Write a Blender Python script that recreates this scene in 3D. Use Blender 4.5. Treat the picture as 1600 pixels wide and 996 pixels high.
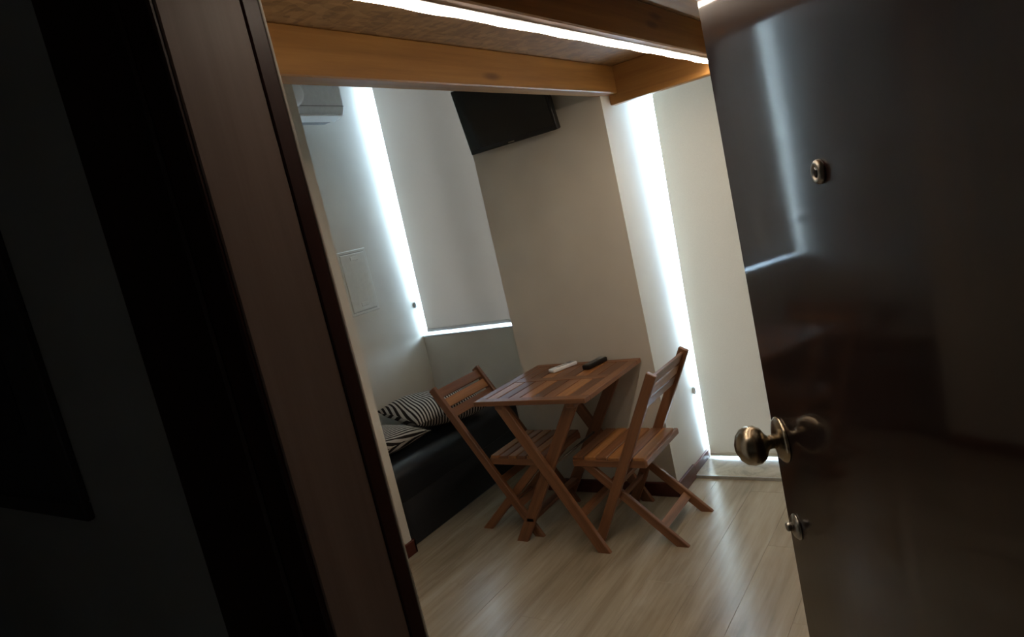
import bpy, bmesh, math, random
from mathutils import Vector, Matrix
random.seed(7)
for o in list(bpy.data.objects): bpy.data.objects.remove(o)
scene = bpy.context.scene
COL = scene.collection

# ------------------------------------------------------------------ camera
H = 1.5
F_PX, YAW, PITCH, ROLL = 1066.36, -0.626055, 0.141857, 0.22453
fw = Vector((math.sin(YAW)*math.cos(PITCH), math.cos(YAW)*math.cos(PITCH), -math.sin(PITCH)))
rt0 = Vector((math.cos(YAW), -math.sin(YAW), 0)); dn0 = fw.cross(rt0)
rt = math.cos(ROLL)*rt0 + math.sin(ROLL)*dn0
dn = -math.sin(ROLL)*rt0 + math.cos(ROLL)*dn0
cam_d = bpy.data.cameras.new('camera'); cam = bpy.data.objects.new('camera', cam_d); COL.objects.link(cam)
cam_d.sensor_width = 36; cam_d.lens = F_PX/1600*36; cam_d.clip_start = 0.02
up = -dn; bk = -fw
cam.matrix_world = Matrix(((rt.x, up.x, bk.x, 0), (rt.y, up.y, bk.y, 0), (rt.z, up.z, bk.z, H), (0, 0, 0, 1)))
scene.camera = cam
# ------------------------------------------------------------------ light and exposure
SKY, LED_A, LED_B = 27.0, 27.0, 23.0      # daylight outside the two windows, the two light strips
world = bpy.data.worlds.new('sky'); scene.world = world; world.use_nodes = True
bgn = world.node_tree.nodes['Background']; bgn.inputs['Color'].default_value = (0.54, 0.77, 1.0, 1); bgn.inputs['Strength'].default_value = SKY
vs = scene.view_settings; vs.view_transform = 'Standard'; vs.look = 'None'; vs.exposure = 0.75; vs.gamma = 1.0; vs.use_curve_mapping = False
def portal(loc, sx, sz):
    l = bpy.data.lights.new('window_portal', 'AREA'); l.shape = 'RECTANGLE'; l.size = sx; l.size_y = sz
    l.cycles.is_portal = True
    o = bpy.data.objects.new('window_portal', l); COL.objects.link(o); o.location = loc
    o.rotation_euler = (math.radians(-90), 0, 0)           # shines towards -y, into the room
portal((-2.66, 3.52, 1.76), 1.06, 1.80)
portal((-0.93, 3.52, 1.12), 0.90, 2.24)

# ------------------------------------------------------------------ materials
def lin(r, g, b):
    f = lambda c: (c/255/12.92 if c/255 <= 0.04045 else ((c/255+0.055)/1.055)**2.4)
    return (f(r), f(g), f(b), 1)
class Mat:
    def __init__(s, name, color=(200,200,200), rough=0.5, metal=0.0, spec=0.5):
        s.m = bpy.data.materials.new(name); s.m.use_nodes = True
        s.nt = s.m.node_tree; s.b = s.nt.nodes['Principled BSDF']
        s.b.inputs['Base Color'].default_value = lin(*color); s.b.inputs['Roughness'].default_value = rough
        s.b.inputs['Metallic'].default_value = metal; s.b.inputs['Specular IOR Level'].default_value = spec
    def n(s, t, **kw):
        x = s.nt.nodes.new(t)
        for k, v in kw.items(): setattr(x, k, v)
        return x
    def l(s, a, b): s.nt.links.new(a, b)
    def coords(s, scale=(1,1,1), rand=True):
        tc = s.n('ShaderNodeTexCoord'); mp = s.n('ShaderNodeMapping'); mp.inputs['Scale'].default_value = scale
        if rand:
            oi = s.n('ShaderNodeObjectInfo'); mu = s.n('ShaderNodeVectorMath', operation='MULTIPLY_ADD')
            cx = s.n('ShaderNodeCombineXYZ')
            for i in range(3): s.l(oi.outputs['Random'], cx.inputs[i])
            s.l(cx.outputs[0], mu.inputs[0]); mu.inputs[1].default_value = (37, 53, 29); s.l(tc.outputs['Object'], mu.inputs[2])
            s.l(mu.outputs[0], mp.inputs[0])
        else: s.l(tc.outputs['Object'], mp.inputs[0])
        return mp.outputs[0]
    def ramp(s, fac, stops):
        r = s.n('ShaderNodeValToRGB'); s.l(fac, r.inputs[0])
        e = r.color_ramp.elements
        while len(e) < len(stops): e.new(0.5)
        for i, (p, c) in enumerate(stops): e[i].position = p; e[i].color = lin(*c)
        return r.outputs[0]
    def noise(s, vec, scale, detail=4, rough=0.55, dist=0.0):
        x = s.n('ShaderNodeTexNoise'); x.inputs['Scale'].default_value = scale; x.inputs['Detail'].default_value = detail
        x.inputs['Roughness'].default_value = rough; x.inputs['Distortion'].default_value = dist
        s.l(vec, x.inputs['Vector']); return x.outputs[0]
    def mix(s, fac, a, b, mode='MIX'):
        x = s.n('ShaderNodeMix', data_type='RGBA', blend_type=mode)
        if isinstance(fac, (int, float)): x.inputs[0].default_value = fac
        else: s.l(fac, x.inputs[0])
        for i, v in ((6, a), (7, b)):
            if isinstance(v, tuple): x.inputs[i].default_value = v
            else: s.l(v, x.inputs[i])
        return x.outputs[2]
    def color(s, out): s.l(out, s.b.inputs['Base Color'])
    def bump(s, out, strength, dist=0.002):
        x = s.n('ShaderNodeBump'); x.inputs['Strength'].default_value = strength; x.inputs['Distance'].default_value = dist
        s.l(out, x.inputs['Height']); s.l(x.outputs[0], s.b.inputs['Normal'])

def plaster(name, c):
    M = Mat(name, c, 0.75, spec=0.3); v = M.coords(rand=False)
    big = M.noise(v, 1.6, 3); fine = M.noise(v, 160, 3)
    d = tuple(int(x*0.94) for x in c); e = tuple(min(255, int(x*1.03)) for x in c)
    M.color(M.ramp(big, [(0.3, d), (0.7, e)])); M.bump(fine, 0.12, 0.001); return M.m
def wood(name, dark, mid, light, rough=0.4, axis=0, fine=60, spec=0.5, knots=False, coat=0.0, bump=0.15):
    M = Mat(name, mid, rough, spec=spec)
    sc = [fine, fine, fine]; sc[axis] = fine*0.045
    v = M.coords(tuple(sc)); g = M.noise(v, 1.0, 6, 0.62, 0.35)
    sc2 = [7, 7, 7]; sc2[axis] = 0.5
    b = M.noise(M.coords(tuple(sc2)), 1.0, 3, 0.5, 0.6)
    c = M.ramp(g, [(0.28, dark), (0.5, mid), (0.74, light)])
    c = M.mix(0.45, c, M.ramp(b, [(0.3, dark), (0.7, light)]))
    if knots:
        vo = M.n('ShaderNodeTexVoronoi'); vo.inputs['Scale'].default_value = 1.0
        s3 = [9, 9, 9]; s3[axis] = 2.2
        M.l(M.coords(tuple(s3)), vo.inputs['Vector'])
        k = M.ramp(vo.outputs['Distance'], [(0.0, (225,225,225)), (0.07, (200,200,200)), (0.15, (0,0,0))])
        c = M.mix(k, c, lin(int(dark[0]*0.62), int(dark[1]*0.5), int(dark[2]*0.42)))
    M.color(c); M.bump(g, bump, 0.001)
    if coat: M.b.inputs['Coat Weight'].default_value = coat; M.b.inputs['Coat Roughness'].default_value = 0.1
    return M.m
def plain(name, c, rough=0.5, metal=0.0, spec=0.5, nz=0.06, scale=40):
    M = Mat(name, c, rough, metal, spec); v = M.coords()
    d = tuple(int(x*(1-nz)) for x in c); e = tuple(min(255, int(x*(1+nz))) for x in c)
    M.color(M.ramp(M.noise(v, scale, 4), [(0.3, d), (0.7, e)])); return M.m
def emit(name, c, s):
    M = Mat(name, (230,230,230), 0.4); M.b.inputs['Emission Color'].default_value = lin(*c); M.b.inputs['Emission Strength'].default_value = s
    return M.m

m_wall = plaster('cream_plaster', (216, 210, 197))
m_hall = plaster('grey_plaster', (196, 200, 203))
m_ceil = plaster('white_ceiling_paint', (228, 226, 220))
def floor_mat():
    M = Mat('pale_oak_laminate', (176, 160, 132), 0.25, spec=0.8)
    g = M.noise(M.coords((55, 2.2, 55)), 1.0, 6, 0.6, 0.5); 
    ge = M.n('ShaderNodeNewGeometry'); mp = M.n('ShaderNodeMapping'); mp.inputs['Scale'].default_value = (7, 1.1, 1); M.l(ge.outputs['Position'], mp.inputs[0])
    b = M.noise(mp.outputs[0], 1.0, 4, 0.55, 0.6)
    c = M.ramp(g, [(0.25, (136,123,102)), (0.5, (166,153,131)), (0.75, (188,177,156))])
    c = M.mix(0.55, c, M.ramp(b, [(0.34, (128,114,92)), (0.5, (164,151,129)), (0.68, (190,180,160))]))
    vo = M.n('ShaderNodeTexVoronoi'); M.l(M.coords((6, 1.3, 6)), vo.inputs['Vector']); vo.inputs['Scale'].default_value = 1
    k = M.ramp(vo.outputs['Distance'], [(0.0, (150,150,150)), (0.10, (90,90,90)), (0.22, (0,0,0))])
    c = M.mix(k, c, lin(128, 110, 86))
    M.color(c); M.bump(g, 0.1, 0.0006); return M.m
m_floor = floor_mat()
m_hallfloor = plain('grey_hall_tile', (120, 116, 110), 0.4)
m_pine = wood('varnished_pine', (122, 80, 36), (156, 108, 50), (180, 132, 68), 0.5, 0, 40, knots=True)
def osb():
    M = Mat('brown_chipboard', (150, 104, 64), 0.5)
    v1 = M.n('ShaderNodeTexVoronoi'); M.l(M.coords((26, 60, 30)), v1.inputs['Vector']); v1.inputs['Scale'].default_value = 1
    v2 = M.n('ShaderNodeTexVoronoi'); M.l(M.coords((64, 22, 30)), v2.inputs['Vector']); v2.inputs['Scale'].default_value = 1
    a = M.mix(0.5, v1.outputs['Color'], v2.outputs['Color'])
    bw = M.n('ShaderNodeRGBToBW'); M.l(a, bw.inputs[0])
    M.color(M.ramp(bw.outputs[0], [(0.25, (120,88,52)), (0.5, (144,108,66)), (0.8, (168,130,84))])); M.bump(bw.outputs[0], 0.15, 0.0015); return M.m
m_osb = osb()
m_acacia = wood('oiled_acacia', (84, 52, 32), (122, 79, 50), (152, 104, 70), 0.42, 0, 55)
m_acacia_l = wood('oiled_acacia_light', (116, 71, 38), (158, 104, 58), (184, 132, 80), 0.42, 0, 55)
m_acacia_d = wood('oiled_acacia_dark', (68, 41, 27), (102, 65, 43), (130, 87, 59), 0.42, 0, 55)
m_door = wood('dark_varnished_mahogany', (16, 6, 5), (26, 10, 8), (36, 15, 11), 0.42, 2, 34, spec=0.2, bump=0.03)
def door_gloss(m):
    nt = m.node_tree; b = nt.nodes['Principled BSDF']
    b.inputs['Anisotropic'].default_value = 0.9                 # the upright grain spreads reflections sideways
    cx = nt.nodes.new('ShaderNodeCombineXYZ')
    for i, v in enumerate((0.5323, -0.8466, 0.0)): cx.inputs[i].default_value = v
    nt.links.new(cx.outputs[0], b.inputs['Tangent'])
    gn = next(n for n in nt.nodes if n.type == 'TEX_NOISE'); mr = nt.nodes.new('ShaderNodeMapRange')   # grain breaks up the varnish
    mr.inputs[1].default_value = 0.3; mr.inputs[2].default_value = 0.7; mr.inputs[3].default_value = 0.42; mr.inputs[4].default_value = 0.72
    nt.links.new(gn.outputs[0], mr.inputs[0]); nt.links.new(mr.outputs[0], b.inputs['Coat Weight'])
    b.inputs['Coat Roughness'].default_value = 0.06
door_gloss(m_door)
m_frame = wood('dark_stained_frame_wood', (36, 13, 10), (54, 21, 15), (70, 30, 21), 0.38, 2, 40)
m_jamb = wood('brown_jamb_wood', (124, 106, 98), (140, 121, 113), (154, 134, 126), 0.45, 2, 40)
m_base = wood('red_brown_baseboard_wood', (58, 24, 18), (82, 36, 26), (100, 48, 35), 0.4, 0, 40)
m_leather = Mat('black_leather', (21, 24, 29), 0.42)
m_leather.bump(m_leather.noise(m_leather.coords(), 240, 3), 0.15, 0.0008); m_leather = m_leather.m
m_white = plain('white_plastic', (226, 230, 232), 0.35, nz=0.02)
m_wallwhite = plain('off_white_enamel', (220, 218, 208), 0.5, nz=0.02)
m_gap = plain('pale_grey_joint', (168, 166, 158), 0.6, nz=0.02)
m_whitebright = plain('glossy_white_plastic', (240, 244, 246), 0.2, nz=0.01)
m_grey = plain('grey_plastic', (120, 124, 126), 0.4)
m_black = plain('black_plastic', (14, 14, 16), 0.35)
m_screen = Mat('tv_screen_glass', (7, 8, 10), 0.14).m
m_metal = plain('aged_nickel', (150, 138, 118), 0.26, 1.0, nz=0.12, scale=30)
m_brass = plain('dull_steel', (150, 146, 138), 0.3, 1.0, nz=0.1)
m_dark = plain('dark_grey_joint', (48, 44, 40), 0.7)
m_alu = plain('aluminium_strip', (188, 188, 186), 0.35, 0.8)
m_marble = Mat('pale_marble', (176, 168, 148), 0.3)
_v = m_marble.coords(); m_marble.color(m_marble.ramp(m_marble.noise(_v, 9, 6, 0.65, 1.2), [(0.32, (138,132,116)), (0.5, (176,168,148)), (0.72, (196,190,172))])); m_marble = m_marble.m
m_led = emit('led_strip_light', (255, 236, 214), LED_A)
m_led2 = emit('led_strip_light_b', (255, 236, 214), LED_B)
m_outer = plaster('outer_masonry', (190, 186, 178))
def blind_mat(name, c, t):
    M = Mat(name, c, 0.8, spec=0.2)
    v = M.coords(); w = M.noise(v, 700, 2)
    d = tuple(int(x*0.95) for x in c)
    M.color(M.ramp(w, [(0.35, d), (0.65, c)])); M.bump(w, 0.15, 0.0005)
    tr = M.n('ShaderNodeBsdfTranslucent'); tr.inputs['Color'].default_value = lin(*t)
    ad = M.n('ShaderNodeMixShader'); ad.inputs[0].default_value = 0.0105
    out = M.nt.nodes['Material Output']
    M.l(M.b.outputs[0], ad.inputs[1]); M.l(tr.outputs[0], ad.inputs[2]); M.l(ad.outputs[0], out.inputs[0]); return M.m
m_blind1 = blind_mat('grey_beige_blind_fabric', (186, 180, 172), (255, 214, 182))
m_blind2 = blind_mat('beige_blind_fabric', (200, 194, 180), (255, 222, 190))
def glass_mat():
    M = Mat('window_glass'); out = M.nt.nodes['Material Output']
    tr = M.n('ShaderNodeBsdfTransparent'); gl = M.n('ShaderNodeBsdfGlossy'); gl.inputs['Roughness'].default_value = 0.03
    fr = M.n('ShaderNodeFresnel'); fr.inputs[0].default_value = 1.35
    mx = M.n('ShaderNodeMixShader'); M.l(fr.outputs[0], mx.inputs[0]); M.l(tr.outputs[0], mx.inputs[1]); M.l(gl.outputs[0], mx.inputs[2])
    M.l(mx.outputs[0], out.inputs[0]); return M.m
m_glass = glass_mat()
def stripes(name):
    M = Mat(name, (220, 214, 200), 0.85, spec=0.2)
    tc = M.n('ShaderNodeTexCoord'); sx = M.n('ShaderNodeSeparateXYZ'); M.l(tc.outputs['Object'], sx.inputs[0])
    mu = M.n('ShaderNodeMath', operation='MULTIPLY'); sk = M.n('ShaderNodeMath', operation='MULTIPLY_ADD'); M.l(sx.outputs[0], sk.inputs[0]); sk.inputs[1].default_value = 0.176; M.l(sx.outputs[1], sk.inputs[2])
    M.l(sk.outputs[0], mu.inputs[0]); mu.inputs[1].default_value = 1/0.019
    fr = M.n('ShaderNodeMath', operation='FRACT'); M.l(mu.outputs[0], fr.inputs[0])
    c = M.ramp(fr.outputs[0], [(0.0, (40,34,31)), (0.44, (40,34,31)), (0.5, (192,184,173)), (0.94, (192,184,173)), (1.0, (40,34,31))])
    M.color(c); M.bump(M.noise(M.coords(), 500, 2), 0.2, 0.0006); return M.m
m_stripe = stripes('striped_cotton')

# ------------------------------------------------------------------ helpers
def tag(o, label=None, cat=None, group=None, kind=None):
    if label: o['label'] = label
    if cat: o['category'] = cat
    if group: o['group'] = group
    if kind: o['kind'] = kind
    return o
def root(name, loc, label=None, cat=None, group=None, kind=None):
    o = bpy.data.objects.new(name, None); COL.objects.link(o); o.location = loc; o.empty_display_size = 0.05
    return tag(o, label, cat, group, kind)
def world_of(o):
    m = Matrix.Translation(o.location) @ o.rotation_euler.to_matrix().to_4x4()
    return world_of(o.parent) @ m if o.parent else m
def finish(name, bm, mat, parent=None, matrix=None, smooth=False):
    me = bpy.data.meshes.new(name); bm.normal_update(); bm.to_mesh(me); bm.free(); me.materials.append(mat)
    if smooth:
        for p in me.polygons: p.use_smooth = True
    return place(name, me, parent, matrix)
def place(name, me, parent=None, matrix=None):
    o = bpy.data.objects.new(name, me); COL.objects.link(o)
    m = matrix or Matrix()
    if parent: o.parent = parent; m = world_of(parent).inverted() @ m
    o.location = m.to_translation(); o.rotation_euler = m.to_euler()
    return o
def box_bm(sx, sy, sz, bev=0.0, seg=1):
    bm = bmesh.new(); bmesh.ops.create_cube(bm, size=1)
    bmesh.ops.scale(bm, vec=(sx, sy, sz), verts=bm.verts)
    if bev: bmesh.ops.bevel(bm, geom=list(bm.edges), offset=bev, segments=seg, profile=0.5, affect='EDGES')
    return bm
def box(name, a, b, mat, parent=None, bev=0.0, seg=1, smooth=False):
    a = Vector(a); b = Vector(b); d = b-a
    return finish(name, box_bm(abs(d.x), abs(d.y), abs(d.z), bev, seg), mat, parent, Matrix.Translation((a+b)/2), smooth)
def frame_of(p0, p1, upv):
    x = (p1-p0).normalized(); y = Vector(upv).cross(x).normalized(); z = x.cross(y)
    m = Matrix((x, y, z)).transposed().to_4x4(); m.translation = (p0+p1)/2; return m
def bar(name, p0, p1, w, t, mat, parent=None, upv=(0,0,1), bev=0.003):
    """board from p0 to p1: w across (local y), t thick (local z, nearest upv)"""
    p0 = Vector(p0); p1 = Vector(p1)
    return finish(name, box_bm((p1-p0).length, w, t, bev), mat, parent, frame_of(p0, p1, upv))
def leg(name, p0, p1, w, t, mat, parent, cut=True):
    """slanted leg in a plane of constant y, w in the plane, t along y, its foot cut level with the floor"""
    p0 = Vector(p0); p1 = Vector(p1); m = frame_of(p0, p1, (0,1,0)); L = (p1-p0).length
    bm = box_bm(L, w, t, 0.003)
    if cut:
        inv = m.inverted(); bmesh.ops.bisect_plane(bm, geom=bm.verts[:]+bm.edges[:]+bm.faces[:], plane_co=inv @ Vector((0,0,0.0)), plane_no=inv.to_3x3() @ Vector((0,0,-1)), clear_outer=True)
        bmesh.ops.holes_fill(bm, edges=[e for e in bm.edges if e.is_boundary])
    return finish(name, bm, mat, parent, m)
def lathe(name, prof, mat, parent, matrix, seg=28, smooth=True):
    bm = bmesh.new(); rings = []
    for r, z in prof:
        rings.append([bm.verts.new((r*math.cos(2*math.pi*k/seg), r*math.sin(2*math.pi*k/seg), z)) for k in range(seg)])
    for a, b in zip(rings, rings[1:]):
        for k in range(seg): bm.faces.new((a[k], a[(k+1) % seg], b[(k+1) % seg], b[k]))
    if prof[0][0] > 1e-5: bm.faces.new(list(reversed(rings[0])))
    if prof[-1][0] > 1e-5: bm.faces.new(rings[-1])
    bmesh.ops.remove_doubles(bm, verts=bm.verts, dist=1e-6)
    return finish(name, bm, mat, parent, matrix, smooth)
def axis_matrix(pos, zdir, upv=(0,0,1)):
    z = Vector(zdir).normalized(); x = Vector(upv).cross(z)
    if x.length < 1e-4: x = Vector((1,0,0))
    x.normalize(); y = z.cross(x); m = Matrix((x, y, z)).transposed().to_4x4(); m.translation = pos; return m
def struct(name, a, b, mat, label=None, parent=None, bev=0.0):
    o = box(name, a, b, mat, parent, bev)
    if not parent: tag(o, label, kind='structure')
    return o

# ------------------------------------------------------------------ dimensions (metres; x along the window wall, y into the room)
XL, XR = -3.17, 1.15            # left wall, right wall
YE0, YE1 = 0.509, 0.66          # entrance wall: hall face, room face
YP, YW, YG = 2.93, 3.34, 3.46   # pillar face, window wall face, glass
PX0, PX1 = -2.13, -1.365        # pillar
W2R = -0.48                     # right reveal of the tall window
CEIL = 2.85
DL, DR = -0.775, 0.062          # door opening

# ------------------------------------------------------------------ floor with laminate boards
floor = struct('floor', (XL-0.1, YE0, -0.06), (XR+0.1, 3.46, -0.008), m_dark, 'pale oak laminate floor with boards running to the windows')
pw, pl = 0.193, 1.28
pbm = box_bm(pw-0.0006, pl-0.0006, 0.01, 0.0006); pme = bpy.data.meshes.new('plank'); pbm.to_mesh(pme); pbm.free(); pme.materials.append(m_floor)
ends = {}
for i in range(23):
    x0 = XL + i*pw
    off = (i*0.47) % pl
    y = YE0 - off
    while y < YW:
        a, b = max(y, YE0), min(y+pl, YW if not (PX1 < x0+pw/2 < W2R) else 3.14)
        if x0+pw > XR: break
        if b-a > 0.05:
            L = round(b-a, 4)
            if L not in ends:
                if abs(L-pl) < 1e-3: ends[L] = pme
                else:
                    bm = box_bm(pw-0.0006, L-0.0006, 0.01, 0.0006); me = bpy.data.meshes.new('plank'); bm.to_mesh(me); bm.free(); me.materials.append(m_floor); ends[L] = me
            place('plank', ends[L], floor, Matrix.Translation((x0+pw/2, (a+b)/2, -0.005)))
        y += pl
struct('floor_hall', (-2.6, -1.6, -0.06), (1.6, YE0, 0.0), m_hallfloor, 'dark grey hall floor outside the door')
thr = struct('floor_threshold', (PX1, 3.145, -0.008), (W2R, YG, 0.014), m_marble, 'pale marble threshold below the tall window')
box('metal_edge', (PX1, 3.138, -0.008), (W2R, 3.147, 0.0165), m_alu, thr, 0.002)

# ------------------------------------------------------------------ walls
struct('wall_left', (XL-0.15, 2.17, 0), (XL, YG, CEIL), m_wall, 'cream plaster wall behind the bench carrying the air conditioner')
struct('wall_partition', (XL-0.15, YE1, 0), (-2.48, 2.18, CEIL), m_wall, 'cream plaster side wall between doorway and bench alcove')
struct('wall_pillar', (PX0, YP, 0), (PX1, YG, CEIL), m_wall, 'beige pillar between the two windows behind the folding table')
struct('wall_below_window', (XL-0.15, YW, 0), (PX0, YG+0.14, 0.866), m_wall, 'plaster wall below the window over the bench')
struct('wall_above_window_1', (XL-0.15, YW, 2.62), (PX0, YG+0.14, CEIL), m_wall, 'plaster wall above the window over the bench')
struct('wall_above_window_2', (PX1, 3.04, 2.25), (W2R, YG+0.14, CEIL), m_wall, 'plaster wall above the tall window')
struct('wall_left_outer', (XL-0.30, YG, 0), (XL-0.02, YG+0.14, CEIL), m_outer, 'outer masonry beside the window frame')
struct('wall_back_right', (W2R, YP, 0), (XR, YG+0.14, CEIL), m_wall, 'cream plaster wall beyond the open door')
struct('wall_right', (XR, YE1, 0), (XR+0.15, YG+0.14, CEIL), m_wall, 'cream plaster wall on the far side of the open door')
struct('wall_entrance_left', (-3.3, YE0, 0), (DL-0.03, YE1, CEIL), m_hall, 'grey plaster hall wall beside the doorway')
struct('wall_entrance_right', (DR+0.03, YE0, 0), (1.7, YE1, CEIL), m_hall, 'grey plaster hall wall on the hinge side')
struct('wall_entrance_above', (DL-0.03, YE0, 2.34), (DR+0.03, YE1, CEIL), m_hall, 'plaster wall above the doorway')
struct('wall_hall_left', (-2.7, -1.7, 0), (-2.6, YE0, CEIL), m_hall, 'grey plaster end wall of the hall')
struct('wall_hall_right', (1.6, -1.7, 0), (1.7, YE0, CEIL), m_hall, 'grey plaster end wall of the hall on the hinge side')
struct('wall_hall_back', (-2.7, -1.7, 0), (1.7, -1.6, CEIL), m_hall, 'grey plaster wall across the hall from the doorway')
struct('ceiling', (XL-0.3, YE0, CEIL), (XR+0.15, YG+0.14, CEIL+0.1), m_ceil, 'white ceiling above the mezzanine')
struct('ceiling_hall', (-2.7, -1.7, CEIL), (1.7, YE0, CEIL+0.1), m_ceil, 'white ceiling of the hall')

# baseboards
struct('baseboard_pillar', (PX0, YP-0.014, 0), (PX1+0.014, YP, 0.072), m_base, 'red-brown baseboard along the pillar', None, 0.003)
def ybase(name, x0, x1, y0, y1, z0, z1, label):
    o = bar(name, ((x0+x1)/2, y0, (z0+z1)/2), ((x0+x1)/2, y1, (z0+z1)/2), abs(x1-x0), z1-z0, m_base, None, (0,0,1), 0.003)
    return tag(o, label, kind='structure')
ybase('baseboard_reveal', PX1, PX1+0.014, YP-0.014, 3.146, 0, 0.074, 'red-brown baseboard along the side of the pillar')
ybase('baseboard_threshold', PX1, PX1+0.012, 3.146, 3.385, 0.014, 0.062, 'short red-brown baseboard standing on the marble threshold')
ybase('baseboard_partition', -2.48, -2.466, YE1, 2.194, 0, 0.07, 'red-brown baseboard along the side wall by the doorway')
struct('baseboard_partition_end', (-2.52, 2.18, 0), (-2.466, 2.194, 0.07), m_base, 'end piece of the red-brown baseboard at the bench', None, 0.003)
struct('baseboard_back_right', (W2R, YP-0.014, 0), (XR, YP, 0.072), m_base, 'red-brown baseboard beyond the open door', None, 0.003)

# ------------------------------------------------------------------ windows
def window(name, x0, x1, z0, z1, label):
    r = root(name, ((x0+x1)/2, YG+0.03, z0), label, kind='structure')
    fwid = 0.055
    for nm, a, b in (('frame_stile', (x0-fwid, YG, z0), (x0, YG+0.06, z1)), ('frame_stile', (x1, YG, z0), (x1+fwid, YG+0.06, z1)),
                     ('frame_rail', (x0-fwid, YG, z0-0.03), (x1+fwid, YG+0.06, z0+0.012)), ('frame_rail', (x0-fwid, YG, z1-0.05), (x1+fwid, YG+0.06, z1+0.03)),
                     ('mullion', ((x0+x1)/2-0.02, YG, z0), ((x0+x1)/2+0.02, YG+0.06, z1))):
        box(nm, a, b, m_white, r, 0.004)
    xm = (x0+x1)/2
    box('pane', (x0-0.03, YG+0.028, z0), (xm, YG+0.034, z1), m_glass, r)
    box('pane', (xm, YG+0.028, z0), (x1+0.03, YG+0.034, z1), m_glass, r)
    return r
window('window_1', XL, PX0, 0.866, 2.62, 'bright window over the bench, covered by a roller blind')
window('window_2', PX1, W2R, 0.014, 2.25, 'tall bright window down to the threshold, covered by a roller blind')
tag(box('trim_1', (XL, YW-0.006, 0.856), (PX0, YG, 0.868), m_white, None, 0.003), 'white sill of the window over the bench', kind='structure')

def blind(name, y, pts, mat, label):
    """pts: top-left, top-right, bottom-right, bottom-left as (x, z)"""
    r = root(name, (pts[3][0], y, pts[3][1]), label, 'roller blind', 'roller blinds')
    bm = bmesh.new(); nx, nz = 10, 24; g = []
    for j in range(nz+1):
        row = []
        for i in range(nx+1):
            u, v = i/nx, j/nz
            t = Vector(pts[0]).lerp(Vector(pts[1]), u); b = Vector(pts[3]).lerp(Vector(pts[2]), u); p = t.lerp(b, v)
            row.append(bm.verts.new((p.x, y, p.y)))
        g.append(row)
    for j in range(nz):
        for i in range(nx): bm.faces.new((g[j][i], g[j][i+1], g[j+1][i+1], g[j+1][i]))
    finish('fabric', bm, mat, r, None, True)
    bar('bottom_bar', (pts[3][0], y, pts[3][1]+0.008), (pts[2][0], y, pts[2][1]+0.008), 0.010, 0.022, mat, r, (0,0,1), 0.003)
    lathe('roller_tube', [(0.022, 0), (0.022, pts[1][0]-pts[0][0])], m_grey, r, axis_matrix(Vector((pts[0][0], y+0.02, pts[0][1])), (1,0,0)), 16)
    return r
blind('roller_blind', 3.362, [(-3.100, 2.59), (-2.14, 2.59), (-2.14, 0.888), (-3.138, 0.888)], m_blind1, 'grey-beige roller blind over the bench with light along its side and foot')
blind('roller_blind', 3.372, [(-1.288, 2.22), (-0.50, 2.22), (-0.50, 0.026), (-1.347, 0.026)], m_blind2, 'beige floor-length roller blind on the tall window beside the open door')
for nm, x, y, z, lb in (('blind_chain_clip', XL, 3.335, 1.085, 'small grey chain clip on the wall beside the blind over the bench'),
                        ('blind_chain_clip', PX1, 3.35, 0.405, 'small grey chain clip on the pillar side beside the floor-length blind')):
    r = root(nm, (x, y, z), lb, 'chain clip', 'blind chain clips')
    box('clip_body', (x, y-0.009, z-0.022), (x+0.012, y+0.009, z+0.022), m_white, r, 0.004)
    box('clip_slot', (x+0.011, y-0.003, z-0.014), (x+0.013, y+0.003, z+0.014), m_grey, r)

# ------------------------------------------------------------------ mezzanine
ZB, ZT = 1.947, 2.072
def joist(x0, x1, label):
    xm = (x0+x1)/2
    o = bar('ceiling_beam', (xm, YE1, (ZB+ZT)/2), (xm, 3.02, (ZB+ZT)/2), x1-x0, ZT-ZB, m_pine, None, (0,0,1), 0.004)
    return tag(o, label, 'beam', 'mezzanine beams', 'structure')
joist(-1.385, -1.318, 'amber pine mezzanine beam running to the corner of the pillar')
joist(-0.885, -0.818, 'pine mezzanine beam carrying the light strip on its lower edge')
joist(-0.632, -0.565, 'pine mezzanine beam above the open door with a light strip on its side')
joist(0.0, 0.067, 'pine mezzanine beam over the door hinge')
joist(0.615, 0.682, 'pine mezzanine beam nearest the right wall')
tag(bar('ceiling_ledger', (PX1, 3.045, 1.988), (W2R, 3.045, 1.988), 0.05, 0.168, m_pine, None, (0,0,1), 0.004), 'pine ledger board across the top of the tall window', 'beam', 'mezzanine beams', 'structure')
deck = root('ceiling_deck', (-0.1, 1.85, ZT), 'brown chipboard underside of the mezzanine', kind='structure')
for k, x in enumerate((-1.385, -0.852, -0.598, 0.034, 0.648)):
    x1 = (-0.852, -0.598, 0.034, 0.648, XR)[k]
    box('deck_panel', (x+0.0015, YE1, ZT), (x1-0.0015, 3.07, ZT+0.022), m_osb, deck, 0.001)
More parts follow.
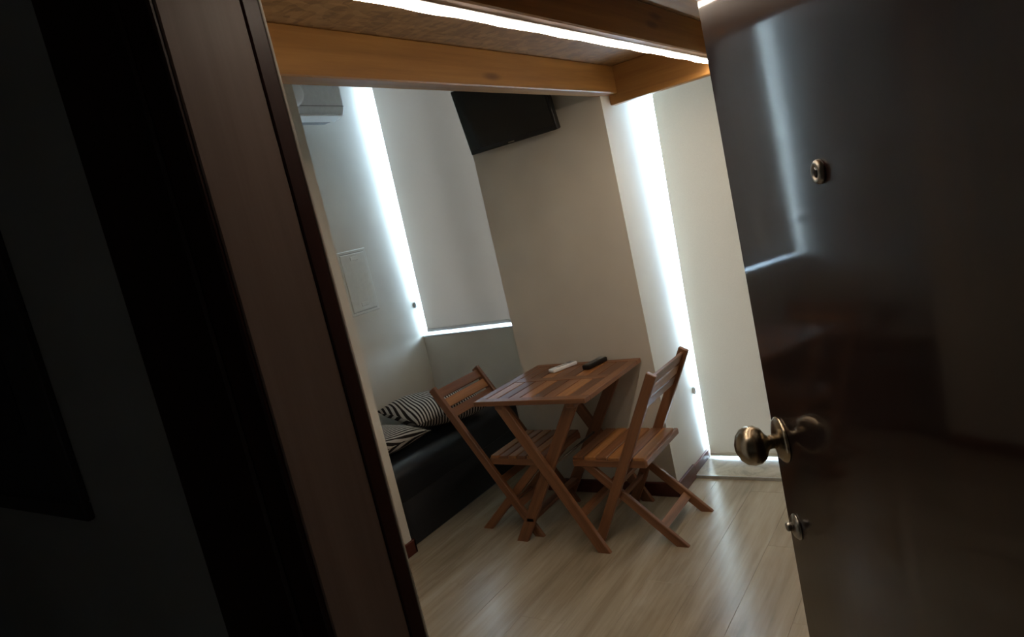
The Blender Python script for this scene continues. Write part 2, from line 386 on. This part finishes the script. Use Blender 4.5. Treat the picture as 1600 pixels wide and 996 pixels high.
def led(name, x, z, y0, y1, mat, label, w=0.028, hh=0.004, side=False):
    r = root(name, (x, y0, z), label, 'light strip', 'light strips under the mezzanine')
    if side: box('backing', (x-0.011, y0, z-0.012), (x-0.004, y1, z+0.012), m_alu, r)
    else: box('backing', (x-0.012, y0, z-0.002), (x+0.026, y1, z+0.001), m_alu, r)
    bm = bmesh.new(); n = 40; prev = None
    rnd = random.Random(3)
    for i in range(n+1):
        y = y0+(y1-y0)*i/n; s = 0.0025*math.sin(i*1.3)+0.0015*rnd.uniform(-1, 1)
        ring = [bm.verts.new((x+s+dx, y, z-0.002+dz)) for dx, dz in ((-w/2, 0), (-w/2, -hh*0.6), (-w/3, -hh), (w/3, -hh), (w/2, -hh*0.6), (w/2, 0))]
        if prev:
            for k in range(6): bm.faces.new((prev[k], prev[(k+1) % 6], ring[(k+1) % 6], ring[k]))
        else: bm.faces.new(ring)
        prev = ring
    bm.faces.new(list(reversed(prev)))
    finish('light_tube', bm, mat, r, None, True)
led('light_strip', -0.870, ZB, YE1+0.02, 3.00, m_led, 'glowing white light strip along the lower edge of the pine beam')
led('light_strip', -0.556, ZB+0.012, YE1+0.02, 3.00, m_led2, 'glowing light strip on the side of the pine beam above the open door', 0.009, 0.012, True)

# ------------------------------------------------------------------ door frame and door
trim = root('trim_2', (DL, YE0, 0), 'dark stained wooden door frame with a brown inner jamb', kind='structure')
def vboard(name, a, b, mat, bev=0.004): return box(name, a, b, mat, trim, bev)
vboard('casing', (-1.037, YE0-0.012, 0), (-0.838, YE0, 2.36), m_frame)
vboard('casing_inner_strip', (-0.838, YE0-0.008, 0), (DL-0.002, YE0+0.001, 2.34), m_frame, 0.003)
vboard('jamb', (DL-0.03, YE0, 0), (DL, 0.632, 2.34), m_jamb, 0.002)
vboard('jamb_stop', (DL-0.03, 0.632, 0), (DL+0.002, YE1, 2.34), m_frame, 0.002)
vboard('plaster_edge', (DL-0.03, YE1, 0), (DL+0.002, YE1+0.005, 2.34), m_wall, 0.001)
vboard('jamb', (DR, YE0, 0), (DR+0.03, 0.60, 2.34), m_jamb, 0.002)
vboard('casing', (DR, YE0-0.012, 0), (DR+0.262, YE0, 2.36), m_frame)
vboard('head_jamb', (DL-0.03, YE0, 2.34), (DR+0.03, YE1, 2.365), m_jamb, 0.002)
vboard('casing_head', (-1.037, YE0-0.012, 2.36), (DR+0.262, YE0, 2.56), m_frame)

E0 = Vector((-0.3976, 1.3423, 0)); tdir = Vector((0.5323, -0.8466, 0)).normalized(); nrm = Vector((-tdir.y, tdir.x, 0))
if nrm.x > 0: nrm = -nrm                                   # towards the camera side
DW = 0.835
# local frame: x along the leaf from the free edge to the hinge, y away from the visible face, z up
dm = Matrix((tdir, -nrm, Vector((0,0,1)))).transposed().to_4x4(); dm.translation = E0
door = root('door_1', E0 + tdir*DW + Vector((0,0,0.008)), 'dark glossy mahogany door standing open with knob and peephole', 'door', kind='structure')
finish('leaf', box_bm(DW, 0.040, 2.31, 0.0025), m_door, door, dm @ Matrix.Translation((DW/2, 0.020, 0.008+1.155)))
def on_door(s, z, d=0.0): return E0 + tdir*s + nrm*d + Vector((0,0,z))
rosette = lathe('rosette', [(0.0, 0.0), (0.045, 0.0), (0.046, 0.004), (0.040, 0.009), (0.030, 0.012), (0.016, 0.016), (0.0, 0.016)], m_metal, door, axis_matrix(on_door(0.053, 0.968, -0.001), nrm), 32)
lathe('knob', [(0.015, 0.0), (0.0135, 0.010), (0.014, 0.016), (0.020, 0.021), (0.031, 0.027), (0.038, 0.038), (0.039, 0.050), (0.035, 0.063), (0.025, 0.073), (0.010, 0.079), (0.0, 0.0795)], m_metal, rosette, axis_matrix(on_door(0.053, 0.968, 0.012), nrm), 32)
pe = lathe('peephole', [(0.0, 0.0), (0.0165, 0.0), (0.0165, 0.005), (0.013, 0.009), (0.009, 0.0085), (0.0085, 0.005)], m_brass, door, axis_matrix(on_door(0.4225, 1.4706, -0.001), nrm), 24)
lathe('peephole_lens', [(0.0088, 0.0), (0.007, 0.004), (0.0, 0.0065)], m_screen, pe, axis_matrix(on_door(0.4225, 1.4706, 0.003), nrm), 20)
es = lathe('lock_escutcheon', [(0.0, 0.0), (0.026, 0.0), (0.026, 0.004), (0.020, 0.010), (0.012, 0.012), (0.0, 0.012)], m_brass, door, axis_matrix(on_door(0.055, 0.785, -0.001), nrm), 24)
lathe('lock_cylinder', [(0.009, 0.0), (0.009, 0.010), (0.007, 0.012), (0.0, 0.012)], m_brass, es, axis_matrix(on_door(0.055, 0.788, 0.010), nrm), 16)
finish('latch_plate', box_bm(0.003, 0.022, 0.16, 0.001), m_brass, door, dm @ Matrix.Translation((-0.0005, 0.020, 0.95)))

# ------------------------------------------------------------------ bench and pillows
def rounded_prism(name, prof, y0, y1, mat, parent, ry=0.03):
    """profile in x,z extruded along y with softened ends"""
    bm = bmesh.new(); rings = []
    cx = sum(p[0] for p in prof)/len(prof); cz = sum(p[1] for p in prof)/len(prof)
    st = [(0.0, 0.93), (0.25, 0.97), (0.6, 0.99), (1.0, 1.0)]
    seq = [(y0+a*ry, s) for a, s in st] + [(y1-a*ry, s) for a, s in reversed(st)]
    for y, s in seq: rings.append([bm.verts.new((cx+(x-cx)*s, y, cz+(z-cz)*s)) for x, z in prof])
    n = len(prof)
    for a, b in zip(rings, rings[1:]):
        for k in range(n): bm.faces.new((a[k], b[k], b[(k+1) % n], a[(k+1) % n]))
    bm.faces.new(rings[0]); bm.faces.new(list(reversed(rings[-1])))
    bmesh.ops.recalc_face_normals(bm, faces=bm.faces)
    return finish(name, bm, mat, parent, None, True)
def rrect(x0, x1, z0, z1, r, n=6, rb=None):
    out = []
    rb = rb or r
    for cx, cz, a0, r in ((x1-r, z1-r, 0, r), (x0+r, z1-r, 90, r), (x0+rb, z0+rb, 180, rb), (x1-rb, z0+rb, 270, rb)):
        for k in range(n+1):
            a = math.radians(a0+90*k/n); out.append((cx+r*math.cos(a), cz+r*math.sin(a)))
    return out
bench = root('bench_seat', (-2.84, 2.76, 0), 'black leather bench seat in the alcove under the window', 'bench')
rounded_prism('base', rrect(XL+0.005, -2.520, 0.0, 0.25, 0.012, 3), 2.2, 3.33, m_leather, bench, 0.006)
rounded_prism('cushion', rrect(XL+0.005, -2.516, 0.235, 0.415, 0.075, 8, 0.014), 2.2, 3.335, m_leather, bench, 0.03)
def pillow(lx, ly, h, c, rz, rx, ry, label):
    r = root('striped_pillow', (c[0], c[1], 0.41), label, 'pillow', 'striped pillows on the bench')
    bm = bmesh.new(); n = 22
    def side(sgn):
        g = []
        for j in range(n+1):
            row = []
            for i in range(n+1):
                u, v = -1+2*i/n, -1+2*j/n
                e = max(0, (1-abs(u)**2.6))**0.5*max(0, (1-abs(v)**2.6))**0.5
                pin = 1-0.10*(1-abs(u)**2)*abs(v)**3; pin2 = 1-0.10*(1-abs(v)**2)*abs(u)**3
                z = sgn*h/2*e + 0.006*math.sin(u*5+v*3)*e
                row.append(bm.verts.new((lx/2*u*pin2, ly/2*v*pin, z)))
            g.append(row)
        for j in range(n):
            for i in range(n):
                f = (g[j][i], g[j][i+1], g[j+1][i+1], g[j+1][i]); bm.faces.new(f if sgn > 0 else tuple(reversed(f)))
    side(1); side(-1); bmesh.ops.remove_doubles(bm, verts=bm.verts, dist=0.0006)
    m = Matrix.Translation(c) @ Matrix.Rotation(rz, 4, 'Z') @ Matrix.Rotation(rx, 4, 'X') @ Matrix.Rotation(ry, 4, 'Y')
    finish('cover', bm, m_stripe, r, m, True)
    bm = bmesh.new(); prof = []
    for k in range(80):
        a = k/80*4; s = int(a); q = -1+2*(a-s)
        u, v = ((q, -1), (1, q), (-q, 1), (-1, -q))[s]
        pin = 1-0.10*(1-abs(u)**2)*abs(v)**3; pin2 = 1-0.10*(1-abs(v)**2)*abs(u)**3
        prof.append(Vector((lx/2*u*pin2, ly/2*v*pin, 0)))
    rr = 0.003; prev = None; first = None
    for k in range(81):
        p = prof[k % 80]; o = p.normalized()
        ring = [bm.verts.new(p+o*rr*ca+Vector((0,0,rr*sa))) for ca, sa in ((1,0),(0,1),(-1,0),(0,-1))]
        if prev:
            for q in range(4): bm.faces.new((prev[q], prev[(q+1) % 4], ring[(q+1) % 4], ring[q]))
        prev = ring
    finish('seam', bm, m_stripe, r, m, True)
    return r
pillow(0.50, 0.54, 0.17, Vector((-2.785, 2.89, 0.518)), math.radians(-18), math.radians(-5), math.radians(3), 'black and white striped pillow leaning over the other, behind the chair back')
pillow(0.44, 0.46, 0.12, Vector((-2.850, 2.425, 0.481)), math.radians(80), 0.0, 0.0, 'black and white striped pillow lying flat at the partition wall')

# ------------------------------------------------------------------ folding table
TX0, TX1, TY0, TY1, TZ = -2.012, -1.420, 2.335, 2.916, 0.72
table = root('folding_table', (-1.716, 2.62, 0), 'slatted acacia folding table with crossed legs against the pillar', 'table')
th = 0.022; zc = TZ-th/2; bw = 0.045
def tb(name, p0, p1, w, mat, t=th): return bar(name, p0, p1, w, t, mat, table, (0,0,1), 0.002)
tb('end_rail', (TX0, TY0+bw/2, zc), (TX1, TY0+bw/2, zc), bw, m_acacia)
tb('end_rail', (TX0, TY1-bw/2, zc), (TX1, TY1-bw/2, zc), bw, m_acacia)
ym = (TY0+TY1)/2+0.02
tb('side_rail', (TX0+bw/2, TY0+bw, zc), (TX0+bw/2, TY1-bw, zc), bw, m_acacia)
tb('side_rail', (TX1-bw/2, TY0+bw, zc), (TX1-bw/2, TY1-bw, zc), bw, m_acacia)
tb('centre_rail', (TX0+bw, ym, zc), (TX1-bw, ym, zc), 0.05, m_acacia)
ns = 8; iw = (TX1-TX0-2*bw)/ns
for k in range(ns):
    x = TX0+bw+iw*(k+0.5)
    tb('slat', (x, TY0+bw, zc), (x, ym-0.025, zc), iw-0.004, (m_acacia_l, m_acacia, m_acacia_d)[(k*5) % 3], th-0.003)
    tb('slat', (x, ym+0.025, zc), (x, TY1-bw, zc), iw-0.004, (m_acacia_l, m_acacia, m_acacia_d)[(k*7+1) % 3], th-0.003)
lw, lt = 0.054, 0.022
def ext(p, q, d=0.02):
    p = Vector(p); q = Vector(q); return q+(q-p).normalized()*d
za = TZ-th-0.004
for ya, yb in ((2.372, 2.396), (2.866, 2.842)):
    leg('leg', (-1.895, ya, za), ext((-1.895, ya, za), (-1.505, ya, 0)), lw, lt, m_acacia, table)
    leg('leg', (-1.515, yb, za), ext((-1.515, yb, za), (-1.958, yb, 0)), lw, lt, m_acacia, table)
tb('under_rail', (-1.895, 2.36, za-0.012), (-1.895, 2.88, za-0.012), 0.04, m_acacia, 0.024)
tb('under_rail', (-1.515, 2.36, za-0.012), (-1.515, 2.88, za-0.012), 0.04, m_acacia, 0.024)
tb('stretcher', (-1.882, 2.385, 0.115), (-1.882, 2.853, 0.115), 0.04, m_acacia, 0.02)
tb('stretcher', (-1.597, 2.362, 0.16), (-1.597, 2.876, 0.16), 0.04, m_acacia, 0.02)
lathe('pivot_rod', [(0.006, 0), (0.006, 0.46)], m_brass, table, axis_matrix(Vector((-1.7115, 2.388, 0.375)), (0,1,0)), 12)

# ------------------------------------------------------------------ folding chairs
def chair(y0, y1, top, pfoot, rfoot, seat0, seat1, zs, label):
    """top, pfoot, rfoot, seat0 (back), seat1 (front): x positions; y0/y1: the two side planes"""
    r = root('folding_chair', ((pfoot+rfoot)/2, (y0+y1)/2, 0), label, 'chair', 'folding chairs at the table')
    s = 1 if seat1 > seat0 else -1
    T = Vector((top[0], 0, top[1])); P = Vector((pfoot, 0, 0)); R = Vector((rfoot, 0, 0)); S = Vector((seat1-s*0.035, 0, zs-0.02))
    for y in (y0, y1):
        Y = Vector((0, y, 0)); leg('back_post', T+Y, ext(T+Y, P+Y), 0.045, 0.022, m_acacia, r)
    for y in (y0+0.028, y1-0.028):
        Y = Vector((0, y, 0)); leg('leg', S+Y, ext(S+Y, R+Y), 0.042, 0.020, m_acacia, r)
    ax = (P-T).normalized()
    perp = Vector((-ax.z, 0, ax.x))
    if perp.z < 0: perp = -perp
    for k, d in enumerate((0.040, 0.100, 0.160)):
        c = T+ax*d
        bar('back_slat', c+Vector((0, y0, 0)), c+Vector((0, y1, 0)), 0.048, 0.013, (m_acacia, m_acacia_l)[k == 1], r, perp, 0.002)
    # seat
    zr = zs-0.030
    for y in (y0+0.020, y1-0.020):
        bar('seat_rail', (seat0, y, zr), (seat1, y, zr), 0.020, 0.032, m_acacia, r, (0,0,1), 0.003)
    n = 6; wd = abs(seat1-seat0)/n
    for k in range(n):
        x = seat0+(seat1-seat0)*(k+0.5)/n
        inset = 0.0 if k in (0, n-1) else 0.0
        yy0, yy1 = y0+0.012, y1-0.012
        bar('seat_slat', (x, yy0, zs-0.008), (x, yy1, zs-0.008), wd-0.006, 0.016, (m_acacia_l, m_acacia)[k % 2], r, (0,0,1), 0.003)
    bar('front_rail', (seat1-s*0.012, y0+0.012, zs-0.028), (seat1-s*0.012, y1-0.012, zs-0.028), 0.022, 0.030, m_acacia, r, (0,0,1), 0.004)
    bar('back_rail', (seat0+s*0.004, y0+0.012, zs-0.026), (seat0+s*0.004, y1+0.016, zs-0.026), 0.022, 0.030, m_acacia, r, (0,0,1), 0.004)
    q = R.lerp(S, 0.20); axr = (S-R).normalized(); pr = Vector((-axr.z, 0, axr.x))
    bar('stretcher', q+Vector((0, y0+0.03, 0)), q+Vector((0, y1-0.03, 0)), 0.040, 0.014, m_acacia, r, pr, 0.002)
    q = P.lerp(T, 0.20)
    bar('stretcher', q+Vector((0, y0, 0)), q+Vector((0, y1, 0)), 0.036, 0.014, m_acacia, r, perp, 0.002)
    q = P.lerp(T, 0.36)
    bar('stretcher', q+Vector((0, y0, 0)), q+Vector((0, y1, 0)), 0.036, 0.014, m_acacia, r, perp, 0.002)
    return r
chair(2.450, 2.815, (-2.352, 0.760), -1.893, -2.226, -2.095, -1.775, 0.402, 'folding slatted chair with its back to the bench, tucked under the table')
chair(2.455, 2.830, (-1.160, 0.772), -1.572, -1.185, -1.275, -1.632, 0.402, 'folding slatted chair with its back to the tall window')

# ------------------------------------------------------------------ remote controls
def remote(name, p0, p1, w, h, mat, mat2, label, n):
    p0 = Vector(p0); p1 = Vector(p1); r = root(name, ((p0.x+p1.x)/2, (p0.y+p1.y)/2, TZ), label, 'remote control')
    m = frame_of(p0, p1, (0,0,1)); L = (p1-p0).length
    finish('body', box_bm(L, w, h, h*0.3, 2), mat, r, m)
    finish('display' if n == 3 else 'pointer_window', box_bm(L*0.22, w*0.7, 0.002, 0.0005), mat2, r, m @ Matrix.Translation((L*0.32, 0, h/2)))
    for i in range(n):
        for j in (-1, 0, 1): finish('button', box_bm(0.007, 0.007, 0.003, 0.001), mat2, r, m @ Matrix.Translation((L*(0.10-0.14*i), j*w*0.26, h/2)))
remote('remote_control', (-1.826, 2.745, TZ+0.009), (-1.768, 2.888, TZ+0.009), 0.046, 0.018, m_whitebright, m_grey, 'white remote control lying on the folding table', 3)
remote('remote_control', (-1.640, 2.765, TZ+0.011), (-1.612, 2.912, TZ+0.011), 0.046, 0.023, m_black, m_grey, 'black remote control lying on the folding table', 4)

# ------------------------------------------------------------------ television
tv = root('television', (-1.82, YP, 1.95), 'black flat television tilted down on the pillar below the beam', 'television')
tw, tht, tt = 0.512, 0.318, 0.036; tilt = math.radians(11)
base = Vector((-1.8205, 2.845, 1.851))
tm = Matrix.Translation(base) @ Matrix.Rotation(tilt, 4, 'X')       # local z up the screen, -y out of the screen
scr = finish('housing', box_bm(tw, tt, tht, 0.004), m_black, tv, tm @ Matrix.Translation((0, tt/2, tht/2)))
finish('screen', box_bm(tw-0.026, 0.002, tht-0.034, 0), m_screen, tv, tm @ Matrix.Translation((0, -0.0006, tht/2+0.006)))
finish('logo', box_bm(0.034, 0.0015, 0.005, 0), m_brass, tv, tm @ Matrix.Translation((-0.005, -0.0008, 0.008)))
finish('back_bulge', box_bm(0.30, 0.03, 0.20, 0.01), m_black, tv, tm @ Matrix.Translation((0, tt+0.013, tht/2)))
bar('mount_arm', tm @ Vector((0, tt+0.02, tht/2)), (-1.8205, YP-0.004, 1.985), 0.05, 0.03, m_black, tv)
box('mount_plate', (-1.88, YP-0.006, 1.93), (-1.76, YP, 2.06), m_black, tv, 0.002)

# ------------------------------------------------------------------ air conditioner
ac = root('air_conditioner', (XL, 2.57, 2.28), 'white wall air conditioner with a round white dome on its front', 'air conditioner')
def ac_body():
    prof = [(XL, 2.31), (XL+0.13, 2.285), (XL+0.185, 2.30), (XL+0.20, 2.335), (XL+0.205, 2.45), (XL+0.19, 2.54), (XL+0.16, 2.57), (XL, 2.57)]
    bm = bmesh.new(); rings = []
    for y, s in ((2.20, 0.97), (2.21, 1.0), (2.94, 1.0), (2.952, 0.97)):
        rings.append([bm.verts.new((XL+(x-XL)*s, y, 2.43+(z-2.43)*s)) for x, z in prof])
    n = len(prof)
    for a, b in zip(rings, rings[1:]):
        for k in range(n): bm.faces.new((a[k], b[k], b[(k+1) % n], a[(k+1) % n]))
    bm.faces.new(rings[0]); bm.faces.new(list(reversed(rings[-1]))); bmesh.ops.recalc_face_normals(bm, faces=bm.faces)
    return finish('body', bm, m_white, ac)
ac_body()
box('front_seam', (XL+0.19, 2.205, 2.3455), (XL+0.2025, 2.946, 2.349), m_grey, ac)
bar('air_flap', (XL+0.165, 2.23, 2.289), (XL+0.165, 2.915, 2.289), 0.075, 0.015, m_whitebright, ac, (-0.25, 0, 1), 0.003)
box('air_slot', (XL+0.07, 2.25, 2.275), (XL+0.13, 2.89, 2.297), m_grey, ac)
lathe('round_dome', [(0.078, -0.004), (0.078, 0.004), (0.074, 0.016), (0.064, 0.030), (0.048, 0.040), (0.026, 0.046), (0.0, 0.048)], m_whitebright, ac, axis_matrix(Vector((XL+0.2035, 2.585, 2.415)), (1, 0, 0.02)), 40)  # plain raised white dome on the front panel, no particular part

# ------------------------------------------------------------------ fuse box on the left wall
fb = root('fuse_box', (XL, 2.89, 1.14), 'white flush fuse box cover on the wall above the bench', 'fuse box')
box('cover_frame', (XL, 2.775, 1.135), (XL+0.010, 3.012, 1.530), m_wallwhite, fb, 0.004)
dr = box('cover_door', (XL+0.008, 2.792, 1.158), (XL+0.017, 2.988, 1.508), m_wallwhite, fb, 0.003)
for z in (1.478, 1.195):
    box('latch', (XL+0.016, 2.865, z-0.012), (XL+0.021, 2.925, z+0.012), m_wallwhite, dr, 0.002)
for z in (1.154, 1.512):
    box('gap', (XL+0.009, 2.790, z-0.002), (XL+0.0115, 2.990, z+0.002), m_gap, fb)

# ------------------------------------------------------------------ hall picture
pic = root('framed_picture', (-1.62, YE0, 1.12), 'dark framed picture on the grey hall wall beside the door frame', 'picture')
yp = YE0
m_pframe = plain('dark_picture_frame', (62, 58, 60), 0.5); m_pmat = plain('dark_grey_mount', (70, 70, 74), 0.7); m_pimg = plain('dark_print', (24, 20, 28), 0.5, nz=0.5, scale=6)
x0, x1, z0, z1 = -2.10, -1.405, 1.13, 1.86
for nm, a, b in (('frame_rail', (x0, yp-0.016, z0), (x1, yp, z0+0.035)), ('frame_rail', (x0, yp-0.016, z1-0.035), (x1, yp, z1)), ('frame_stile', (x0, yp-0.016, z0+0.035), (x0+0.035, yp, z1-0.035)), ('frame_stile', (x1-0.035, yp-0.016, z0+0.035), (x1, yp, z1-0.035))):
    box(nm, a, b, m_pframe, pic, 0.003)
box('mount', (x0+0.03, yp-0.010, z0+0.03), (x1-0.03, yp-0.002, z1-0.03), m_pmat, pic)
box('print', (x0+0.14, yp-0.0115, z0+0.17), (x1-0.16, yp-0.009, z1-0.14), m_pimg, pic)
